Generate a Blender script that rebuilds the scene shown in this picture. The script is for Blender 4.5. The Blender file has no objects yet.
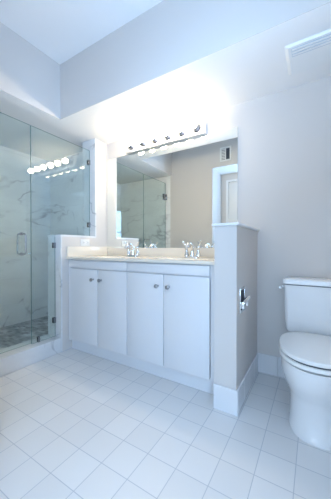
import bpy, bmesh, math, random
from mathutils import Vector, Matrix, Euler
random.seed(4)
S = 0.1524                      # one floor tile (6 in) in metres; layout below is written in tiles
sc = bpy.context.scene
COL = sc.collection
PI = math.pi

# ------------------------------------------------------------------ camera
def setup_camera():
    cd = bpy.data.cameras.new('camera')
    cam = bpy.data.objects.new('camera', cd); COL.objects.link(cam)
    cam.location = (8.452*S, -3.215*S, 6.486*S)
    yaw, pitch = 0.549, -0.008
    cam.rotation_euler = (PI/2 + pitch, 0, yaw)
    cd.sensor_fit = 'VERTICAL'; cd.sensor_height = 36.0
    cd.lens = 243.98/499*36.0
    cd.clip_start = 0.02
    sc.camera = cam
setup_camera()

# ------------------------------------------------------------------ world, daylight, exposure
SKY = 0.6
SKYC = (0.50, 0.70, 1.0)
W = bpy.data.worlds.new('sky'); sc.world = W; W.use_nodes = True
bg = W.node_tree.nodes['Background']
bg.inputs[0].default_value = (*SKYC, 1); bg.inputs[1].default_value = SKY
def area(name, loc, rot, sx, sy, power, col):
    l = bpy.data.lights.new(name, 'AREA'); l.shape = 'RECTANGLE'
    l.size = sx*S; l.size_y = sy*S; l.energy = power; l.color = col
    o = bpy.data.objects.new(name, l); COL.objects.link(o)
    o.location = [c*S for c in loc]; o.rotation_euler = rot
    return o
P_FAR, C_FAR = 30, (0.60, 0.80, 1.0)
P_SIDE, C_SIDE = 92, (0.47, 0.70, 1.0)
P_FLASH, C_FLASH = 18, (0.42, 0.655, 1.0)
BULB, C_BULB = 66.0, (1.0, 0.82, 0.56)
area('window_daylight_far', (6.5, -19.2, 9.0), (PI/2, 0, 0), 10.6, 10.6, P_FAR, C_FAR)
area('window_daylight_side', (14.2, -10.5, 9.0), (PI/2, 0, PI/2), 7.6, 9.6, P_SIDE, C_SIDE)
# the photographer's flash beside the camera, bounced off the tray ceiling
fl = area('bounced_flash', (8.9, -2.4, 7.6), (PI - math.radians(38), 0, math.radians(60)), 1.6, 1.6, P_FLASH, C_FLASH)
fl.data.spread = math.radians(128)
sc.view_settings.view_transform = 'Standard'
sc.view_settings.look = 'None'
sc.view_settings.gamma = 1.0
sc.view_settings.exposure = 0.14
sc.view_settings.use_curve_mapping = False

# ------------------------------------------------------------------ materials
def new_mat(name):
    m = bpy.data.materials.new(name); m.use_nodes = True
    return m, m.node_tree, m.node_tree.nodes['Principled BSDF']
def plain(name, col, rough=0.5, metal=0.0, bump=0.0, bscale=60.0, coat=0.0):
    m, nt, b = new_mat(name)
    b.inputs['Base Color'].default_value = (*col, 1)
    b.inputs['Roughness'].default_value = rough
    b.inputs['Metallic'].default_value = metal
    b.inputs['Coat Weight'].default_value = coat
    geo = nt.nodes.new('ShaderNodeNewGeometry')
    n = nt.nodes.new('ShaderNodeTexNoise'); n.inputs['Scale'].default_value = bscale
    n.inputs['Detail'].default_value = 3
    nt.links.new(geo.outputs['Position'], n.inputs['Vector'])
    if bump > 0:
        bp = nt.nodes.new('ShaderNodeBump'); bp.inputs['Strength'].default_value = bump
        bp.inputs['Distance'].default_value = 0.002
        nt.links.new(n.outputs['Fac'], bp.inputs['Height']); nt.links.new(bp.outputs[0], b.inputs['Normal'])
    else:
        r = nt.nodes.new('ShaderNodeMapRange')
        r.inputs['To Min'].default_value = max(rough-.03, 0.0); r.inputs['To Max'].default_value = rough+.03
        nt.links.new(n.outputs['Fac'], r.inputs['Value']); nt.links.new(r.outputs[0], b.inputs['Roughness'])
    return m
M_wall = plain('greige_paint', (0.69, 0.66, 0.635), 0.6, bump=.15, bscale=180)
M_ceil = plain('ceiling_paint', (0.90, 0.90, 0.90), 0.8, bump=.5, bscale=150)
M_soff = plain('soffit_paint', (0.86, 0.86, 0.86), 0.7, bump=.15, bscale=180)
M_trim = plain('white_trim_paint', (0.84, 0.84, 0.84), 0.35)
M_cab = plain('white_cabinet_laminate', (0.80, 0.81, 0.83), 0.35)
M_kick = plain('white_toe_board', (0.78, 0.80, 0.83), 0.4)
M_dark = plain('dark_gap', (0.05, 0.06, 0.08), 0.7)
M_counter = plain('almond_cultured_marble', (0.86, 0.79, 0.68), 0.22, coat=.3)
M_chrome = plain('chrome', (0.78, 0.79, 0.80), 0.12, 1.0)
M_steel = plain('satin_steel', (0.42, 0.43, 0.45), 0.28, 1.0)
M_porc = plain('porcelain', (0.88, 0.88, 0.88), 0.12, coat=.5)
M_seat = plain('seat_plastic', (0.90, 0.89, 0.87), 0.25)
M_plastic = plain('white_plastic', (0.86, 0.86, 0.84), 0.35)
M_mirror = plain('mirror_silver', (0.88, 0.90, 0.87), 0.0, 1.0)
M_mirror.node_tree.nodes['Principled BSDF'].inputs['Roughness'].links and M_mirror.node_tree.links.remove(M_mirror.node_tree.nodes['Principled BSDF'].inputs['Roughness'].links[0])
M_carpet = plain('beige_carpet', (0.55, 0.52, 0.48), 0.95, bump=.6, bscale=400)

def tile_floor(name, tile_col, grout_col, w=0.012, rough=.28):
    m, nt, b = new_mat(name)
    geo = nt.nodes.new('ShaderNodeNewGeometry')
    sep = nt.nodes.new('ShaderNodeSeparateXYZ'); nt.links.new(geo.outputs['Position'], sep.inputs[0])
    def mt(op, a, bb=None):
        n = nt.nodes.new('ShaderNodeMath'); n.operation = op
        for i, v in enumerate((a, bb)):
            if v is None: continue
            if isinstance(v, (int, float)): n.inputs[i].default_value = v
            else: nt.links.new(v, n.inputs[i])
        return n.outputs[0]
    ds, cells = [], []
    for ax in (0, 1):
        u = mt('DIVIDE', sep.outputs[ax], S)
        ds.append(mt('PINGPONG', u, 0.5)); cells.append(mt('FLOOR', u))
    d = mt('MINIMUM', ds[0], ds[1])
    r = nt.nodes.new('ShaderNodeMapRange')
    r.inputs['From Min'].default_value = w*.6; r.inputs['From Max'].default_value = w*1.2
    nt.links.new(d, r.inputs['Value'])
    cx = nt.nodes.new('ShaderNodeCombineXYZ'); nt.links.new(cells[0], cx.inputs[0]); nt.links.new(cells[1], cx.inputs[1])
    wn = nt.nodes.new('ShaderNodeTexWhiteNoise'); nt.links.new(cx.outputs[0], wn.inputs['Vector'])
    hsv = nt.nodes.new('ShaderNodeHueSaturation'); hsv.inputs['Color'].default_value = (*tile_col, 1)
    rv = nt.nodes.new('ShaderNodeMapRange'); rv.inputs['To Min'].default_value = .97; rv.inputs['To Max'].default_value = 1.03
    nt.links.new(wn.outputs['Value'], rv.inputs['Value']); nt.links.new(rv.outputs[0], hsv.inputs['Value'])
    mx = nt.nodes.new('ShaderNodeMix'); mx.data_type = 'RGBA'
    mx.inputs['A'].default_value = (*grout_col, 1)
    nt.links.new(r.outputs[0], mx.inputs['Factor']); nt.links.new(hsv.outputs[0], mx.inputs['B'])
    nt.links.new(mx.outputs['Result'], b.inputs['Base Color'])
    rr = nt.nodes.new('ShaderNodeMapRange'); rr.inputs['To Min'].default_value = .8; rr.inputs['To Max'].default_value = rough
    nt.links.new(r.outputs[0], rr.inputs['Value']); nt.links.new(rr.outputs[0], b.inputs['Roughness'])
    bp = nt.nodes.new('ShaderNodeBump'); bp.inputs['Strength'].default_value = .3; bp.inputs['Distance'].default_value = .001
    nt.links.new(r.outputs[0], bp.inputs['Height']); nt.links.new(bp.outputs[0], b.inputs['Normal'])
    return m
M_floor = tile_floor('white_floor_tile', (0.76, 0.755, 0.75), (0.52, 0.54, 0.57))
def marble(name, base=(0.90, 0.91, 0.91), vein=(0.34, 0.35, 0.37), scale=.8, joints=True):
    m, nt, b = new_mat(name)
    geo = nt.nodes.new('ShaderNodeNewGeometry')
    n1 = nt.nodes.new('ShaderNodeTexNoise'); n1.inputs['Scale'].default_value = scale
    n1.inputs['Detail'].default_value = 4.5; n1.inputs['Roughness'].default_value = .5; n1.inputs['Distortion'].default_value = .7
    mp = nt.nodes.new('ShaderNodeMapping'); mp.inputs['Rotation'].default_value = (.5, .6, .3); mp.inputs['Scale'].default_value = (1, 1, 1.9)
    nt.links.new(geo.outputs['Position'], mp.inputs[0]); nt.links.new(mp.outputs[0], n1.inputs['Vector'])
    s = nt.nodes.new('ShaderNodeMath'); s.operation = 'SUBTRACT'; s.inputs[1].default_value = .5
    a = nt.nodes.new('ShaderNodeMath'); a.operation = 'ABSOLUTE'
    nt.links.new(n1.outputs['Fac'], s.inputs[0]); nt.links.new(s.outputs[0], a.inputs[0])
    r = nt.nodes.new('ShaderNodeMapRange'); r.inputs['From Max'].default_value = .014
    r.inputs['To Min'].default_value = .7; r.inputs['To Max'].default_value = 0
    nt.links.new(a.outputs[0], r.inputs['Value'])
    n2 = nt.nodes.new('ShaderNodeTexNoise'); n2.inputs['Scale'].default_value = 3.0; n2.inputs['Detail'].default_value = 4
    nt.links.new(mp.outputs[0], n2.inputs['Vector'])
    r2 = nt.nodes.new('ShaderNodeMapRange'); r2.inputs['From Min'].default_value = .38; r2.inputs['From Max'].default_value = .66
    nt.links.new(n2.outputs['Fac'], r2.inputs['Value'])
    mul = nt.nodes.new('ShaderNodeMath'); mul.operation = 'MULTIPLY'
    nt.links.new(r.outputs[0], mul.inputs[0]); nt.links.new(r2.outputs[0], mul.inputs[1])
    cl = nt.nodes.new('ShaderNodeMath'); cl.operation = 'MULTIPLY_ADD'; cl.inputs[1].default_value = .14
    nt.links.new(r2.outputs[0], cl.inputs[0]); nt.links.new(mul.outputs[0], cl.inputs[2])
    mx = nt.nodes.new('ShaderNodeMix'); mx.data_type = 'RGBA'
    mx.inputs['A'].default_value = (*base, 1); mx.inputs['B'].default_value = (*vein, 1)
    nt.links.new(cl.outputs[0], mx.inputs['Factor'])
    out = mx.outputs['Result']
    if joints:
        sep = nt.nodes.new('ShaderNodeSeparateXYZ'); nt.links.new(geo.outputs['Position'], sep.inputs[0])
        dv = nt.nodes.new('ShaderNodeMath'); dv.operation = 'DIVIDE'; dv.inputs[1].default_value = 2*S
        nt.links.new(sep.outputs[2], dv.inputs[0])
        pp = nt.nodes.new('ShaderNodeMath'); pp.operation = 'PINGPONG'; pp.inputs[1].default_value = .5
        nt.links.new(dv.outputs[0], pp.inputs[0])
        jr = nt.nodes.new('ShaderNodeMapRange'); jr.inputs['From Min'].default_value = .003; jr.inputs['From Max'].default_value = .006
        jr.inputs['To Min'].default_value = .35; jr.inputs['To Max'].default_value = 0
        nt.links.new(pp.outputs[0], jr.inputs['Value'])
        m2 = nt.nodes.new('ShaderNodeMix'); m2.data_type = 'RGBA'; m2.inputs['B'].default_value = (.45, .47, .5, 1)
        nt.links.new(jr.outputs[0], m2.inputs['Factor']); nt.links.new(out, m2.inputs['A']); out = m2.outputs['Result']
    nt.links.new(out, b.inputs['Base Color']); b.inputs['Roughness'].default_value = .18
    return m
M_marble = marble('veined_marble_tile')
M_marble_c = marble('veined_marble_slab', base=(.80, .81, .82), joints=False, scale=1.3)
def mosaic():
    m, nt, b = new_mat('grey_marble_mosaic')
    geo = nt.nodes.new('ShaderNodeNewGeometry')
    br = nt.nodes.new('ShaderNodeTexBrick'); br.inputs['Scale'].default_value = 1.0
    br.inputs['Brick Width'].default_value = .075; br.inputs['Row Height'].default_value = .036; br.inputs['Mortar Size'].default_value = .0025
    br.inputs['Color1'].default_value = (.22, .24, .25, 1); br.inputs['Color2'].default_value = (.62, .64, .65, 1); br.inputs['Mortar'].default_value = (.5, .52, .52, 1)
    nt.links.new(geo.outputs['Position'], br.inputs['Vector'])
    n = nt.nodes.new('ShaderNodeTexNoise'); n.inputs['Scale'].default_value = 9; n.inputs['Detail'].default_value = 3
    nt.links.new(geo.outputs['Position'], n.inputs['Vector'])
    hs = nt.nodes.new('ShaderNodeHueSaturation'); nt.links.new(br.outputs['Color'], hs.inputs['Color'])
    r = nt.nodes.new('ShaderNodeMapRange'); r.inputs['From Min'].default_value = .3; r.inputs['From Max'].default_value = .7
    r.inputs['To Min'].default_value = .55; r.inputs['To Max'].default_value = 1.3
    nt.links.new(n.outputs['Fac'], r.inputs['Value']); nt.links.new(r.outputs[0], hs.inputs['Value'])
    nt.links.new(hs.outputs[0], b.inputs['Base Color']); b.inputs['Roughness'].default_value = .4
    return m
M_mosaic = mosaic()
def glass(name, tint):
    m = bpy.data.materials.new(name); m.use_nodes = True; nt = m.node_tree; nt.nodes.clear()
    out = nt.nodes.new('ShaderNodeOutputMaterial'); tr = nt.nodes.new('ShaderNodeBsdfTransparent')
    gl = nt.nodes.new('ShaderNodeBsdfGlossy'); mx = nt.nodes.new('ShaderNodeMixShader')
    tr.inputs[0].default_value = (*tint, 1); gl.inputs[0].default_value = (.95, .98, 1, 1); gl.inputs['Roughness'].default_value = 0.0
    geo = nt.nodes.new('ShaderNodeNewGeometry')     # Schlick reflectance, the same on both faces of the thin pane
    dp = nt.nodes.new('ShaderNodeVectorMath'); dp.operation = 'DOT_PRODUCT'
    nt.links.new(geo.outputs['Normal'], dp.inputs[0]); nt.links.new(geo.outputs['Incoming'], dp.inputs[1])
    def mt(op, a, b):
        n = nt.nodes.new('ShaderNodeMath'); n.operation = op
        for i, v in enumerate((a, b)):
            if isinstance(v, float): n.inputs[i].default_value = v
            else: nt.links.new(v, n.inputs[i])
        return n.outputs[0]
    ab = mt('ABSOLUTE', dp.outputs['Value'], 0.0)
    f5 = mt('POWER', mt('SUBTRACT', 1.0, ab), 5.0)
    fac = mt('ADD', mt('MULTIPLY', f5, 0.95), 0.045)
    nt.links.new(fac, mx.inputs[0]); nt.links.new(tr.outputs[0], mx.inputs[1]); nt.links.new(gl.outputs[0], mx.inputs[2])
    nt.links.new(mx.outputs[0], out.inputs[0])
    return m
M_glass = glass('shower_glass', (0.945, 0.988, 0.98))
M_wglass = glass('window_glass', (0.97, 0.98, 1.0))
M_gedge = plain('polished_glass_edge', (0.22, 0.34, 0.34), 0.2)
def glass_edges(o):
    """the narrow cut faces of a pane look dark green"""
    o.data.materials.append(M_gedge)
    for p in o.data.polygons:
        if abs(p.normal.x) < .5: p.material_index = 1
def emis(name, col, st):
    m = bpy.data.materials.new(name); m.use_nodes = True; nt = m.node_tree
    b = nt.nodes['Principled BSDF']; b.inputs['Emission Color'].default_value = (*col, 1); b.inputs['Emission Strength'].default_value = st
    b.inputs['Base Color'].default_value = (.9, .9, .9, 1)
    return m
M_socket = plain('polished_socket_cup', (0.30, 0.31, 0.34), 0.2, 1.0)
M_plate = plain('brushed_plate', (0.90, 0.90, 0.92), 0.5, 1.0)
M_bulb = emis('lit_frosted_bulb', C_BULB, BULB)

# ------------------------------------------------------------------ mesh helpers (tile units)
def box(bm, x0, x1, y0, y1, z0, z1, bev=0.0, seg=2):
    vs = [bm.verts.new((x*S, y*S, z*S)) for z in (z0, z1) for y in (y0, y1) for x in (x0, x1)]
    fs = [bm.faces.new([vs[i] for i in q]) for q in ((0, 2, 3, 1), (4, 5, 7, 6), (0, 1, 5, 4), (2, 6, 7, 3), (0, 4, 6, 2), (1, 3, 7, 5))]
    if bev > 0:
        es = list({e for f in fs for e in f.edges})
        bmesh.ops.bevel(bm, geom=es, offset=bev*S, segments=seg, affect='EDGES', profile=.5)
def tube(bm, pts, r, n=12, caps=True):
    pts = [Vector(p)*S for p in pts]
    rs = r if isinstance(r, (list, tuple)) else [r]*len(pts)
    rings = []; prev = None
    for i, p in enumerate(pts):
        t = (pts[min(i+1, len(pts)-1)]-pts[max(i-1, 0)]).normalized()
        if prev is None:
            a = Vector((0, 0, 1)) if abs(t.z) < .9 else Vector((1, 0, 0))
            u = t.cross(a).normalized()
        else: u = (prev - t*prev.dot(t)).normalized()
        prev = u; v = t.cross(u)
        rings.append([bm.verts.new(p+(u*math.cos(2*PI*k/n)+v*math.sin(2*PI*k/n))*rs[i]*S) for k in range(n)])
    for a, b in zip(rings, rings[1:]):
        for k in range(n): bm.faces.new((a[k], a[(k+1) % n], b[(k+1) % n], b[k]))
    if caps:
        bm.faces.new(rings[0][::-1]); bm.faces.new(rings[-1])
def lathe(bm, prof, c, axis='z', n=24):
    """prof: list of (radius, along) from bottom to top; c: centre"""
    c = Vector(c)
    def P(r, h, a):
        x, y = r*math.cos(a), r*math.sin(a)
        if axis == 'z': q = Vector((x, y, h))
        elif axis == 'y': q = Vector((x, -h, y))      # along runs toward -y
        else: q = Vector((h, x, y))                   # along runs toward +x
        return (c+q)*S
    rings = []
    for r, h in prof:
        rings.append([bm.verts.new(P(0, h, 0))] if r < 1e-6 else [bm.verts.new(P(r, h, 2*PI*k/n)) for k in range(n)])
    for a, b in zip(rings, rings[1:]):
        for k in range(n):
            k2 = (k+1) % n
            q = [a[k % len(a)], a[k2 % len(a)], b[k2 % len(b)], b[k % len(b)]]
            q = list(dict.fromkeys(q))
            if len(q) > 2: bm.faces.new(q)
    for rg, rev in ((rings[0], True), (rings[-1], False)):
        if len(rg) > 2: bm.faces.new(rg[::-1] if rev else rg)
def loft(bm, loops, cap0=True, cap1=True):
    """loops: lists of points of equal length, bottom to top"""
    R = [[bm.verts.new(Vector(p)*S) for p in lp] for lp in loops]; n = len(R[0])
    for a, b in zip(R, R[1:]):
        for k in range(n): bm.faces.new((a[k], a[(k+1) % n], b[(k+1) % n], b[k]))
    if cap0: bm.faces.new(R[0][::-1])
    if cap1: bm.faces.new(R[-1])
def obj(name, bm, m, parent=None, smooth=False, kind=None):
    bmesh.ops.recalc_face_normals(bm, faces=bm.faces)
    me = bpy.data.meshes.new(name); bm.to_mesh(me); bm.free()
    me.materials.append(m)
    if smooth:
        for p in me.polygons: p.use_smooth = True
        try: me.set_sharp_from_angle(angle=math.radians(40))
        except Exception: pass
    o = bpy.data.objects.new(name, me); COL.objects.link(o)
    if parent:
        o.parent = parent; o.matrix_parent_inverse = Matrix.Translation(-Vector(parent.location))
    if kind: o['kind'] = kind
    return o
def bx(name, m, *a, parent=None, kind=None, bev=0.0):
    bm = bmesh.new(); box(bm, *a, bev=bev)
    return obj(name, bm, m, parent, smooth=bev > 0, kind=kind)
def st(name, m, *boxes):
    bm = bmesh.new()
    for b in boxes: box(bm, *b)
    return obj(name, bm, m, kind='structure')
def thing(name, label, cat, loc, group=None):
    o = bpy.data.objects.new(name, None); COL.objects.link(o); o.location = [c*S for c in loc]
    o['label'] = label; o['category'] = cat
    if group: o['group'] = group
    return o
def tag(o, label, cat, group=None):
    o['label'] = label; o['category'] = cat
    if group: o['group'] = group
    return o
def dup(root, off, label=None):
    """copy a thing with its parts and sub-parts, moved by off (tiles)"""
    r = root.copy(); COL.objects.link(r); r.location = Vector(root.location)+Vector(off)*S
    if label: r['label'] = label
    def rec(src, dst):
        for ch in [c for c in src.children]:
            c = ch.copy(); COL.objects.link(c); c.parent = dst
            c.matrix_parent_inverse = ch.matrix_parent_inverse.copy()
            rec(ch, c)
    rec(root, r)
    return r

# ------------------------------------------------------------------ key dimensions (tiles)
YB = 10.206; ZC = 14.27; ZT = 17.6
XT = -4.8; YT = 6.17; YN = 0.63
XR = 11.0; XSL = -12.0
XK0, XK1 = -6.27, -4.93; YK = 6.27; YS = 9.05; ZK = 7.29
XP0, XP1, YP, ZP = 5.0, 5.89, 6.22, 7.34
XG = -5.5; ZG = 13.5; GT = 0.06
CURB = 0.88

# ------------------------------------------------------------------ structure
st('floor', M_floor, (XK1+.02, XR, -2.0, YB, -.3, 0))
st('floor_bedroom', M_carpet, (-2, 13, -18, -2.0, -.3, 0))
st('floor_shower', M_mosaic, (XSL, XK0, YN, YB, -.3, .35))
st('wall_back', M_wall, (XK1+.02, XR, YB, YB+.6, 0, ZC))
st('wall_shower_back', M_marble, (XSL-.6, XK1+.02, YB, YB+.6, 0, ZC))
st('wall_shower_left', M_marble, (XSL-.6, XSL, YN, YB, 0, ZC))
st('wall_shower_near', M_marble, (XSL-.6, XK1, YN-.6, YN, 0, ZC))
st('wall_near', M_wall, (XK1, -0.14, YN-.6, YN, 0, ZC), (-.74, -.14, -2.0, YN-.6, 0, ZC))
st('wall_right', M_wall, (XR, XR+.6, -2.0, YB+.6, 0, ZT+.6))
st('wall_closet', M_wall, (-.74, .4, -2.6, -2.0, 0, 13.6), (2.95, 3.35, -2.6, -2.0, 0, 13.6), (-.74, 3.35, -2.6, -2.0, 13.6, ZC))
# knee wall and full-height stub between shower and vanity: painted core, marble cladding on end and shower side
st('wall_knee', M_wall, (XK0+.1, XK1, YK+.09, YS+.09, 0, ZK-.12), (XK0+.1, XK1, YS+.09, YB, 0, ZC))
st('wall_knee_cladding', M_marble_c, (XK0, XK1, YK, YK+.09, 0, ZK-.12), (XK0, XK0+.1, YK+.09, YB, .35, ZK-.12),
   (XK0, XK1, YS, YS+.09, ZK, ZC), (XK0, XK0+.1, YS+.09, YB, ZK-.12, ZC))
st('trim_3', M_marble_c, (XK0, XK1+.02, YK-.02, YS+.06, ZK-.12, ZK))
# soffit ceiling with the raised tray
st('ceiling', M_soff, (XSL-.6, XR, YT, YB+.6, ZC, ZC+.3), (XSL-.6, XT, YN-.6, YT, ZC, ZC+.3), (-.14, XR, -2.6, YN, ZC, ZC+.3), (-.74, -.14, -2.6, YN-.6, ZC, ZC+.3))
st('ceiling_tray', M_ceil, (XT-.6, XR, YN-.6, YT+.6, ZT, ZT+.4))
st('wall_tray', M_wall, (XT-.5, XT, YN-.5, YT+.5, ZC+.3, ZT), (XT, XR, YT, YT+.5, ZC+.3, ZT), (XT, XR, YN-.5, YN, ZC+.3, ZT),
   (XT, XT+.02, YN, YT, ZC, ZC+.3), (XT, XR, YT-.02, YT, ZC, ZC+.3), (-.14, XR, YN, YN+.02, ZC, ZC+.3), (XT-.5, -.14, YN-.5, YN, ZC, ZC+.3))
# bedroom behind the camera with two windows
st('wall_bedroom_far', M_wall, (-2.6, .6, -18.6, -18, 0, 16.5), (12.4, 13.6, -18.6, -18, 0, 16.5), (.6, 12.4, -18.6, -18, 0, 3), (.6, 12.4, -18.6, -18, 15, 16.5))
st('wall_bedroom_right', M_wall, (13, 13.6, -18, -15, 0, 16.5), (13, 13.6, -6, -2, 0, 16.5), (13, 13.6, -15, -6, 0, 3), (13, 13.6, -15, -6, 15, 16.5))
st('wall_bedroom_left', M_wall, (-2.6, -2, -18, -2.6, 0, 16.5))
st('wall_bedroom_near', M_wall, (XR, 13.6, -2.6, -2.0, 0, 16.5), (-2.6, XR, -2.6, -2.0, ZC+.3, 16.5), (-2.6, -.74, -2.6, -2.0, 0, ZC+.3))
st('ceiling_bedroom', M_soff, (-2.6, 13.6, -18.6, -2.0, 16.5, 17))
def window(name, x0, x1, y0, y1, alongx):
    z0, z1 = 3.0, 15.0
    bm = bmesh.new(); t = .35
    def q(a0, a1, c0, c1):
        if alongx: box(bm, a0, a1, y0, y1, c0, c1)
        else: box(bm, x0, x1, a0, a1, c0, c1)
    a0, a1 = (x0, x1) if alongx else (y0, y1)
    q(a0, a0+t, z0, z1); q(a1-t, a1, z0, z1); q(a0+t, a1-t, z0, z0+t); q(a0+t, a1-t, z1-t, z1)
    mid = (a0+a1)/2; q(mid-.12, mid+.12, z0+t, z1-t); q(a0+t, mid-.12, 9.3, 9.55); q(mid+.12, a1-t, 9.3, 9.55)
    o = obj(name, bm, M_trim, kind='structure')
    bm = bmesh.new()
    if alongx: box(bm, a0+t, a1-t, (y0+y1)/2-.02, (y0+y1)/2+.02, z0+t, z1-t)
    else: box(bm, (x0+x1)/2-.02, (x0+x1)/2+.02, a0+t, a1-t, z0+t, z1-t)
    obj('window_pane', bm, M_wglass, o)
window('window_1', .6, 12.4, -18.45, -18.2, True)
window('window_2', 13.2, 13.45, -15, -6, False)
# closet door seen in the mirror
d = st('door_1', M_trim, (.62, 2.73, -2.35, -2.12, .05, 13.38))
bm = bmesh.new()
for z0, z1 in ((1, 5.8), (6.6, 12.6)):
    for x0, x1 in ((.9, 1.58), (1.77, 2.45)): box(bm, x0, x1, -2.12, -2.07, z0, z1, bev=.03)
obj('door_panel', bm, M_trim, d)
bm = bmesh.new(); lathe(bm, [(.16, 0), (.16, .04), (.06, .06), (.06, .22), (.17, .3), (.19, .4), (.1, .5), (0, .52)], (2.55, -2.12, 6.2), 'x', 16)
bmesh.ops.rotate(bm, verts=bm.verts, cent=Vector((2.55, -2.12, 6.2))*S, matrix=Matrix.Rotation(PI/2, 3, 'Z'))
obj('door_knob', bm, M_steel, d, True)
st('trim_4', M_trim, (.4, .62, -2.3, -1.93, 0, 13.6), (2.73, 2.95, -2.3, -1.93, 0, 13.6), (.62, 2.73, -2.3, -1.93, 13.4, 13.6))

# shower curb
c = st('trim_5', M_marble_c, (XK0, XK1-.03, YN, YK, -.3, CURB))
# pony wall with cap
st('wall_pony', M_wall, (XP0, XP1, YP, YB, 0, ZP))
bm = bmesh.new(); box(bm, XP0-.09, XP1+.09, YP-.1, YB, ZP, ZP+.11, bev=.03); obj('trim_1', bm, M_trim, kind='structure', smooth=True)
# tile baseboards
def strip_base(name, x0, x1, y0, y1, h=.98, along='x', start=0, pitch=1.0):
    """row of base tiles with hairline joints"""
    bm = bmesh.new(); g = .012
    a0, a1 = (x0, x1) if along == 'x' else (y0, y1)
    cuts = [a0]; p = a0+start if start > 0 else a0+pitch
    while p < a1-.05: cuts.append(p); p += pitch
    cuts.append(a1)
    for a, b in zip(cuts, cuts[1:]):
        if along == 'x': box(bm, a+g/2, b-g/2, y0, y1, 0, h, bev=.012, seg=1)
        else: box(bm, x0, x1, a+g/2, b-g/2, 0, h, bev=.012, seg=1)
    return obj(name, bm, M_basep, kind='structure')
M_basep = plain('glazed_base_tile', (0.80, 0.81, 0.83), 0.25)
BT = .07
strip_base('baseboard_pony_end', XP0-.02, XP1+BT, YP-BT, YP, start=0, pitch=9)
strip_base('baseboard_pony_side', XP1, XP1+BT, YP, YB-BT, along='y', pitch=1)
strip_base('baseboard_back', XP1, XR, YB-BT, YB, start=1.0)
strip_base('baseboard_right', XR-BT, XR, -2, YB-BT, along='y')
strip_base('baseboard_near', XK1, -.32, YN, YN+BT)

# ------------------------------------------------------------------ shower glass
YJ = 4.74
pan = thing('shower_glass_panel', 'fixed clear glass shower panel notched over the low marble wall', 'glass panel', (XG, (YJ+YK)/2, CURB))
bm = bmesh.new()
prof = [(YJ+.012, CURB+.02), (YK-.02, CURB+.02), (YK-.02, ZK+.02), (YS-.02, ZK+.02), (YS-.02, ZG), (YJ+.012, ZG)]
A = [bm.verts.new(((XG-GT/2)*S, y*S, z*S)) for y, z in prof]; B = [bm.verts.new(((XG+GT/2)*S, y*S, z*S)) for y, z in prof]
bm.faces.new(A[::-1]); bm.faces.new(B)
for k in range(6): bm.faces.new((A[k], A[(k+1) % 6], B[(k+1) % 6], B[k]))
glass_edges(obj('glass', bm, M_glass, pan))
M_clip = plain('dark_chrome', (0.30, 0.31, 0.33), 0.2, 1.0)
def clip(y0, y1, z0, z1, parent, name='clip'):
    bm = bmesh.new()
    box(bm, XG+GT/2, XG+GT/2+.05, y0, y1, z0, z1, bev=.012); box(bm, XG-GT/2-.05, XG-GT/2, y0, y1, z0, z1, bev=.012)
    return obj(name, bm, M_clip, parent, True)
clip(YS-.2, YS, 12.45, 12.8, pan); clip(YS-.2, YS, 7.95, 8.3, pan)
clip(YK-.18, YK, 6.45, 6.8, pan); clip(YK-.18, YK, 1.75, 2.1, pan); clip(5.1, 5.22, CURB, CURB+.34, pan)
door = thing('shower_door', 'frameless glass shower door with a chrome pull handle', 'shower door', (XG, (YJ+YN)/2, CURB))
bm = bmesh.new(); box(bm, XG-GT/2, XG+GT/2, YN+.14, YJ-.012, CURB+.08, ZG); glass_edges(obj('glass', bm, M_glass, door))
bm = bmesh.new()
for s in (1, -1):
    h = .40; x0 = XG+s*GT/2; pts = [(x0, 4.2, 6.12)]
    for k in range(7):
        a = PI/2*k/6; pts.append((x0+s*(h-.14+.14*math.sin(a)), 4.2, 6.12+.14*(1-math.cos(a))))
    for k in range(7):
        a = PI/2*k/6; pts.append((x0+s*(h-.14+.14*math.cos(a)), 4.2, 7.25-.14*(1-math.sin(a))))
    pts.append((x0, 4.2, 7.25))
    tube(bm, pts, .042)
    for z in (6.12, 7.25): lathe(bm, [(.085, 0), (.085, .035)], (x0 if s > 0 else x0-.035, 4.2, z), 'x', 16)
obj('pull_handle', bm, M_steel, door, True)
for z in (2.4, 11.7):
    bm = bmesh.new()
    box(bm, XG+GT/2, XG+GT/2+.07, YN+.14, YN+.55, z, z+.6, bev=.015); box(bm, XG-GT/2-.07, XG-GT/2, YN+.14, YN+.55, z, z+.6, bev=.015)
    box(bm, XG-.16, XG+.16, YN, YN+.12, z, z+.6, bev=.015); tube(bm, [(XG, YN+.13, z+.02), (XG, YN+.13, z+.58)], .05)
    obj('hinge', bm, M_clip, door, True)

# ------------------------------------------------------------------ vanity cabinet
YV = 6.75; XV0, XV1 = -4.64, 4.6; ZDB, ZDT = .746, 5.18; ZCB = 5.76
van = thing('vanity_cabinet', 'long white double vanity cabinet with four flat doors', 'cabinet', (0, 8.4, 0))
bm = bmesh.new()
XA, XB = XK1+.03, XP0-.03
box(bm, XA, XA+.1, 7.02, YB-.02, 0, ZCB); box(bm, XB-.1, XB, 7.02, YB-.02, 0, ZCB)
box(bm, XA+.1, XB-.1, YB-.1, YB-.02, 0, ZCB); box(bm, XA+.1, XB-.1, 7.0, YB-.1, .62, .72)
box(bm, XA, XV0-.02, YV+.05, 7.02, .62, ZCB); box(bm, XV1+.02, XB, YV+.05, 7.02, .62, ZCB)   # filler stiles
box(bm, XV0-.02, XV1+.02, YV+.12, 7.02, .62, .80); box(bm, XV0-.02, XV1+.02, YV+.12, 7.02, 5.1, ZCB)
for x in (-2.33, -.12, 2.18): box(bm, x, x+.12, YV+.12, 7.02, .8, 5.1)
obj('carcass', bm, M_cab, van)
bx('toe_kick', M_kick, XA, XB, 7.04, 7.12, 0, .62, parent=van)
seams = [XV0, -2.27, -.06, 2.24, XV1]
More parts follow.
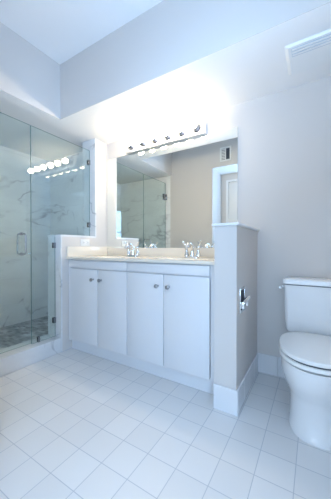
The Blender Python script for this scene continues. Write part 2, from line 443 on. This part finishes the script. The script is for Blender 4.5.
for i in range(4):
    a, b = seams[i]+.018, seams[i+1]-.018
    dr = bx('door', M_cab, a, b, YV, YV+.115, ZDB, ZDT, parent=van, bev=.018)
    kx = b-.3 if i % 2 == 0 else a+.3
    bm = bmesh.new(); lathe(bm, [(.055, 0), (.04, .03), (.035, .1), (.09, .14), (.105, .19), (.09, .235), (.04, .26), (0, .265)], (kx, YV, 4.62), 'y', 20)
    k = obj('knob', bm, M_steel, dr, True)
for a, b in ((XV0+.018, -.078), (-.042, XV1-.018)):
    bx('false_drawer_front', M_cab, a, b, YV, YV+.115, 5.235, 5.7, parent=van, bev=.018)

# ------------------------------------------------------------------ countertop with two moulded bowls
ct = thing('vanity_countertop', 'almond cultured marble countertop with two sink bowls', 'countertop', (0, 8.4, ZCB))
SX = (-1.62, 2.62)
def ctz(x, y):
    z = 0
    for sx in SX:
        q = ((x-sx)/1.35)**2+((y-7.95)/.88)**2
        if q < 1: z -= .75*(1-q)**.6
    return z
bm = bmesh.new(); NX, NY = 170, 44; X0, X1, Y0, Y1 = XK1+.01, XP0-.01, 6.6, YB-.01
top = [[bm.verts.new(((X0+(X1-X0)*i/NX)*S, (Y0+(Y1-Y0)*j/NY)*S, (ZCB+.14+ctz(X0+(X1-X0)*i/NX, Y0+(Y1-Y0)*j/NY))*S)) for i in range(NX+1)] for j in range(NY+1)]
bot = [[bm.verts.new(v.co-Vector((0, 0, .135*S))) for v in row] for row in top]
for j in range(NY):
    for i in range(NX):
        bm.faces.new((top[j][i], top[j][i+1], top[j+1][i+1], top[j+1][i]))
        bm.faces.new((bot[j][i], bot[j+1][i], bot[j+1][i+1], bot[j][i+1]))
for i in range(NX):
    bm.faces.new((top[0][i], bot[0][i], bot[0][i+1], top[0][i+1])); bm.faces.new((top[NY][i], top[NY][i+1], bot[NY][i+1], bot[NY][i]))
for j in range(NY):
    bm.faces.new((top[j][0], top[j+1][0], bot[j+1][0], bot[j][0])); bm.faces.new((top[j][NX], bot[j][NX], bot[j+1][NX], top[j+1][NX]))
obj('counter_slab', bm, M_counter, ct, True)
ZCT = ZCB+.14
bx('backsplash', M_counter, X0+.12, X1, YB-.13, YB-.01, ZCT, 6.46, parent=ct, bev=.02)
bx('side_splash', M_counter, X0, X0+.12, 6.66, YB-.01, ZCT, 6.56, parent=ct, bev=.02)
for sx in SX:
    bm = bmesh.new(); lathe(bm, [(.15, 0), (.15, .015), (.1, .03), (.1, .01), (0, .01)], (sx, 7.95, ZCT-.75), 'z', 20)
    obj('drain', bm, M_chrome, ct, True)

# ------------------------------------------------------------------ faucets
def faucet(cx, label):
    cy = 9.2; z = ZCT
    t = thing('sink_faucet', label, 'faucet', (cx, cy, z), 'vanity faucets')
    bm = bmesh.new(); n = 28; lps = []
    for s, zz in ((1, 0), (1, .06), (.93, .1)):
        lp = []
        for k in range(n):
            a = 2*PI*k/n; lp.append((cx+(.24 if math.cos(a) > 0 else -.24)*s+.19*s*math.cos(a), cy+.2*s*math.sin(a), z+zz))
        lps.append(lp)
    loft(bm, lps); obj('base_plate', bm, M_chrome, t, True)
    for s in (-1, 1):
        hx = cx+s*.36
        bm = bmesh.new(); lathe(bm, [(.15, .09), (.155, .14), (.12, .24), (.085, .4), (.08, .52), (.11, .56), (.115, .62), (.08, .68), (0, .7)], (hx, cy, z), 'z', 20)
        h = obj('handle', bm, M_chrome, t, True)
        bm = bmesh.new(); tube(bm, [(hx, cy, z+.64), (hx+s*.07, cy-.03, z+.74), (hx+s*.14, cy-.08, z+.84), (hx+s*.2, cy-.1, z+.97)], [.045, .035, .035, .05], 10)
        obj('lever', bm, M_chrome, h, True)
    bm = bmesh.new()
    tube(bm, [(cx, cy, z+.09), (cx, cy, z+.3), (cx, cy-.03, z+.55), (cx, cy-.14, z+.74), (cx, cy-.34, z+.82), (cx, cy-.56, z+.76), (cx, cy-.7, z+.62), (cx, cy-.74, z+.5)], [.14, .11, .085, .08, .08, .075, .075, .08], 14)
    obj('spout', bm, M_chrome, t, True)
    bm = bmesh.new(); tube(bm, [(cx, cy+.12, z+.09), (cx, cy+.12, z+.55)], .02, 8); lathe(bm, [(.02, 0), (.05, .03), (.05, .08), (0, .1)], (cx, cy+.12, z+.55), 'z', 10)
    obj('lift_rod', bm, M_chrome, t, True)
    return t
f1 = faucet(SX[0], 'chrome two-handle faucet at the left sink, nearer the shower')
dup(f1, (SX[1]-SX[0], 0, 0), 'chrome two-handle faucet at the right sink, nearer the low wall end')

# ------------------------------------------------------------------ mirror
mi = bx('wall_mirror', M_mirror, XK1+.05, 4.86, YB-.05, YB-.005, 6.47, 13.05)
tag(mi, 'large frameless wall mirror above the double vanity', 'mirror')

# ------------------------------------------------------------------ vanity light bar
vl = thing('vanity_light_bar', 'chrome bath light bar with six lit globe bulbs above the mirror', 'light fixture', (.15, YB, 13.0))
bx('back_plate', M_plate, -2.85, 3.08, YB-.3, YB, 13.06, 13.82, parent=vl, bev=.03)
for k in range(6):
    x = -2.32+k*.978
    bm = bmesh.new(); lathe(bm, [(.24, 0), (.25, .04), (.21, .08), (.2, .34), (.17, .37), (0, .37)], (x, YB-.3, 13.44), 'y', 20)
    s = obj('socket', bm, M_socket, vl, True)
    bm = bmesh.new(); R0 = .23; cy = .36+.20
    lathe(bm, [(.09, .355)]+[(R0*math.sin(a), cy-R0*math.cos(a)) for a in [PI*j/14 for j in range(2, 14)]]+[(0, cy+R0)], (x, YB-.3, 13.44), 'y', 24)
    obj('bulb', bm, M_bulb, vl, True)

# ------------------------------------------------------------------ outlet on the knee wall
ou = thing('wall_outlet', 'white duplex outlet mounted sideways above the side splash', 'outlet', (XK1, 8.13, 6.74))
bx('cover_plate', M_plastic, XK1, XK1+.035, 7.76, 8.50, 6.585, 7.05, parent=ou, bev=.012)
for y in (7.96, 8.30):
    bm = bmesh.new(); lathe(bm, [(.12, 0), (.12, .012), (0, .012)], (XK1+.035, y, 6.82), 'x', 18); r = obj('socket_face', bm, M_plastic, ou)
    bm = bmesh.new()
    box(bm, XK1+.045, XK1+.052, y-.06, y-.01, 6.86, 6.88); box(bm, XK1+.045, XK1+.052, y-.06, y-.01, 6.76, 6.78); box(bm, XK1+.045, XK1+.052, y+.03, y+.07, 6.8, 6.84)
    obj('slots', bm, M_dark, r)

# ------------------------------------------------------------------ toilet
TX = 8.52
to = thing('toilet', 'white two-piece toilet with closed lid beside the low wall', 'toilet', (TX, 7.9, 0))
def oval(a, bf, bb, yc, z, n=40, p=2.0, cx=TX):
    pts = []
    for k in range(n):
        t = 2*PI*k/n; c_, s_ = math.cos(t), math.sin(t)
        x = a*math.copysign(abs(c_)**(2/p), c_); y = (bb if s_ > 0 else bf)*math.copysign(abs(s_)**(2/p), s_)
        pts.append((cx+x, yc+y, z))
    return pts
bm = bmesh.new()
loft(bm, [oval(.90, 1.24, 2.6, 7.30, 0, p=2.3), oval(.90, 1.24, 2.6, 7.30, .10, p=2.3), oval(.88, 1.20, 2.6, 7.30, .15, p=2.3),
          oval(.86, 1.14, 2.5, 7.30, .6, p=2.3), oval(.86, 1.12, 2.4, 7.30, 1.1, p=2.2), oval(.93, 1.24, 2.2, 7.32, 1.38, p=2.2),
          oval(1.08, 1.50, 1.9, 7.38, 1.68, p=2.1), oval(1.19, 1.70, 1.6, 7.44, 2.05, p=2.1), oval(1.21, 1.78, 1.35, 7.48, 2.35, p=2.1), oval(1.21, 1.78, 1.35, 7.48, 2.5, p=2.1), oval(1.08, 1.66, 1.25, 7.48, 2.53, p=2.1)])
box(bm, TX-.95, TX+.95, 8.45, 10.0, 1.9, 2.74, bev=.16, seg=3)
obj('bowl', bm, M_porc, to, True)
def slab(name, z0, z1, a, bf, bb, yc, m, r=.05):
    bm = bmesh.new()
    loft(bm, [oval(a-r, bf-r, bb-r, yc, z0, p=2.3), oval(a, bf, bb, yc, z0+r*.8, p=2.3), oval(a, bf, bb, yc, z1-r, p=2.3), oval(a-r*.4, bf-r*.4, bb-r*.4, yc, z1-r*.3, p=2.3), oval(a-r*1.4, bf-r*1.4, bb-r*1.4, yc, z1, p=2.3)])
    return obj(name, bm, m, to, True)
slab('seat_gap_shade', 2.53, 2.56, 1.15, 1.75, 1.0, 7.5, M_dark, .005)  # dark inset slabs paint the shade lines below and above the seat
slab('seat_gap_shade', 2.72, 2.76, 1.15, 1.80, 1.0, 7.5, M_dark, .005)
slab('seat', 2.56, 2.72, 1.25, 1.87, 1.12, 7.5, M_seat)
slab('seat_lid', 2.76, 2.93, 1.24, 1.86, 1.14, 7.5, M_seat)
bm = bmesh.new()
bm.free()
for s in (-1, 1): bx('lid_hinge', M_seat, TX+s*.45-.14, TX+s*.45+.14, 8.60, 8.73, 2.74, 2.84, parent=to, bev=.03)
def rrect(x0, x1, y0, y1, z, r=.18, n=6):
    pts = []
    for cx, cy, a0 in ((x1-r, y1-r, 0), (x0+r, y1-r, PI/2), (x0+r, y0+r, PI), (x1-r, y0+r, 1.5*PI)):
        for k in range(n+1):
            a = a0+PI/2*k/n; pts.append((cx+r*math.cos(a), cy+r*math.sin(a), z))
    return pts
bm = bmesh.new()
loft(bm, [rrect(TX-1.10, TX+1.10, 8.9, 9.95, 2.74), rrect(TX-1.17, TX+1.17, 8.82, 10.0, 2.86), rrect(TX-1.20, TX+1.20, 8.78, 10.02, 3.3), rrect(TX-1.24, TX+1.24, 8.74, 10.04, 4.84)])
obj('tank', bm, M_porc, to, True)
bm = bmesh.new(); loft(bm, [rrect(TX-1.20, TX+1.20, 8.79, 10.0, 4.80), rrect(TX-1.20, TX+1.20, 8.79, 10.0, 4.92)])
obj('lid_gap_shade', bm, M_dark, to)  # dark inset under the tank lid, its colour stands in for gap shade
bm = bmesh.new()
loft(bm, [rrect(TX-1.26, TX+1.26, 8.71, 10.06, 4.875), rrect(TX-1.29, TX+1.29, 8.68, 10.08, 4.9), rrect(TX-1.29, TX+1.29, 8.68, 10.08, 5.02), rrect(TX-1.26, TX+1.26, 8.71, 10.05, 5.09), rrect(TX-1.16, TX+1.16, 8.81, 9.95, 5.12)])
obj('tank_lid', bm, M_porc, to, True)
bm = bmesh.new()
lathe(bm, [(.08, -.1), (.08, -.04), (.05, 0)], (TX-1.23, 9.0, 4.72), 'x', 14)
tube(bm, [(TX-1.31, 9.0, 4.72), (TX-1.36, 8.92, 4.72), (TX-1.37, 8.72, 4.71)], [.05, .05, .055], 10)
obj('flush_lever', bm, M_chrome, to, True)
# ------------------------------------------------------------------ recessed paper holder in the pony wall
tp = thing('toilet_paper_holder', 'recessed chrome toilet paper holder with its empty roller hanging askew', 'paper holder', (XP1, 6.95, 3.85))
bm = bmesh.new()
y0, y1, z0, z1 = 6.56, 7.34, 3.86, 4.86; f = .1
for q in ((y0, y0+f, z0, z1), (y1-f, y1, z0, z1), (y0+f, y1-f, z0, z0+f), (y0+f, y1-f, z1-f, z1)): box(bm, XP1, XP1+.06, *q, bev=.012)
obj('frame', bm, M_chrome, tp, True)
bx('recess', M_dark, XP1, XP1+.012, y0+f, y1-f, z0+f, z1-f, parent=tp)
bm = bmesh.new()
tube(bm, [(XP1+.10, 6.66, 4.22), (XP1+.17, 6.9, 4.32), (XP1+.24, 7.12, 4.42)], .085, 14); tube(bm, [(XP1+.08, 6.62, 4.2), (XP1+.27, 7.2, 4.46)], .04, 10)
obj('roller', bm, M_chrome, tp, True)
for y in (6.6, 7.22): bx('arm', M_chrome, XP1+.012, XP1+.2, y, y+.08, 4.05, 4.32, parent=tp, bev=.02)

# ------------------------------------------------------------------ ceiling exhaust fan grille (over the toilet)
M_fan = plain('fan_cover_plastic', (0.84, 0.85, 0.85), 0.5)
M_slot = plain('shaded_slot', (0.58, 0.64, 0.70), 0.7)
ev = thing('exhaust_fan_cover', 'white ceiling exhaust fan cover with louvred edge above the toilet', 'ceiling vent', (8.6, 8.2, ZC))
bm = bmesh.new()
loft(bm, [rrect(7.53, 9.77, 7.34, 9.07, ZC-.10, .06), rrect(7.42, 9.88, 7.3, 9.17, ZC-.03, .06), rrect(7.42, 9.88, 7.3, 9.17, ZC, .06)])
obj('cover', bm, M_fan, ev)
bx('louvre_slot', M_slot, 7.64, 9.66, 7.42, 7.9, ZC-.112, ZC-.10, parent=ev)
for k in range(3):
    y = 7.46+k*.15
    bx('louvre', M_fan, 7.66, 9.64, y, y+.08, ZC-.13, ZC-.112, parent=ev)
# ------------------------------------------------------------------ supply grille on the near tray wall (seen in the mirror)
sv = thing('wall_register', 'white supply air register high on the wall, seen in the mirror', 'wall vent', (1.15, YN, 15.35))
bm = bmesh.new()
for q in ((.62, 1.72, 14.72, 14.87), (.62, 1.72, 15.93, 16.08), (.62, .77, 14.87, 15.93), (1.57, 1.72, 14.87, 15.93), (1.13, 1.21, 14.87, 15.93)): box(bm, q[0], q[1], YN+.001, YN+.06, q[2], q[3])
obj('frame', bm, M_plastic, sv)
bx('duct_opening', M_dark, .77, 1.57, YN+.001, YN+.012, 14.87, 15.93, parent=sv)
for k in range(7):
    z = 14.93+k*.145
    bm = bmesh.new(); box(bm, .77, 1.13, YN+.02, YN+.05, z, z+.09); obj('louvre', bm, M_plastic, sv)
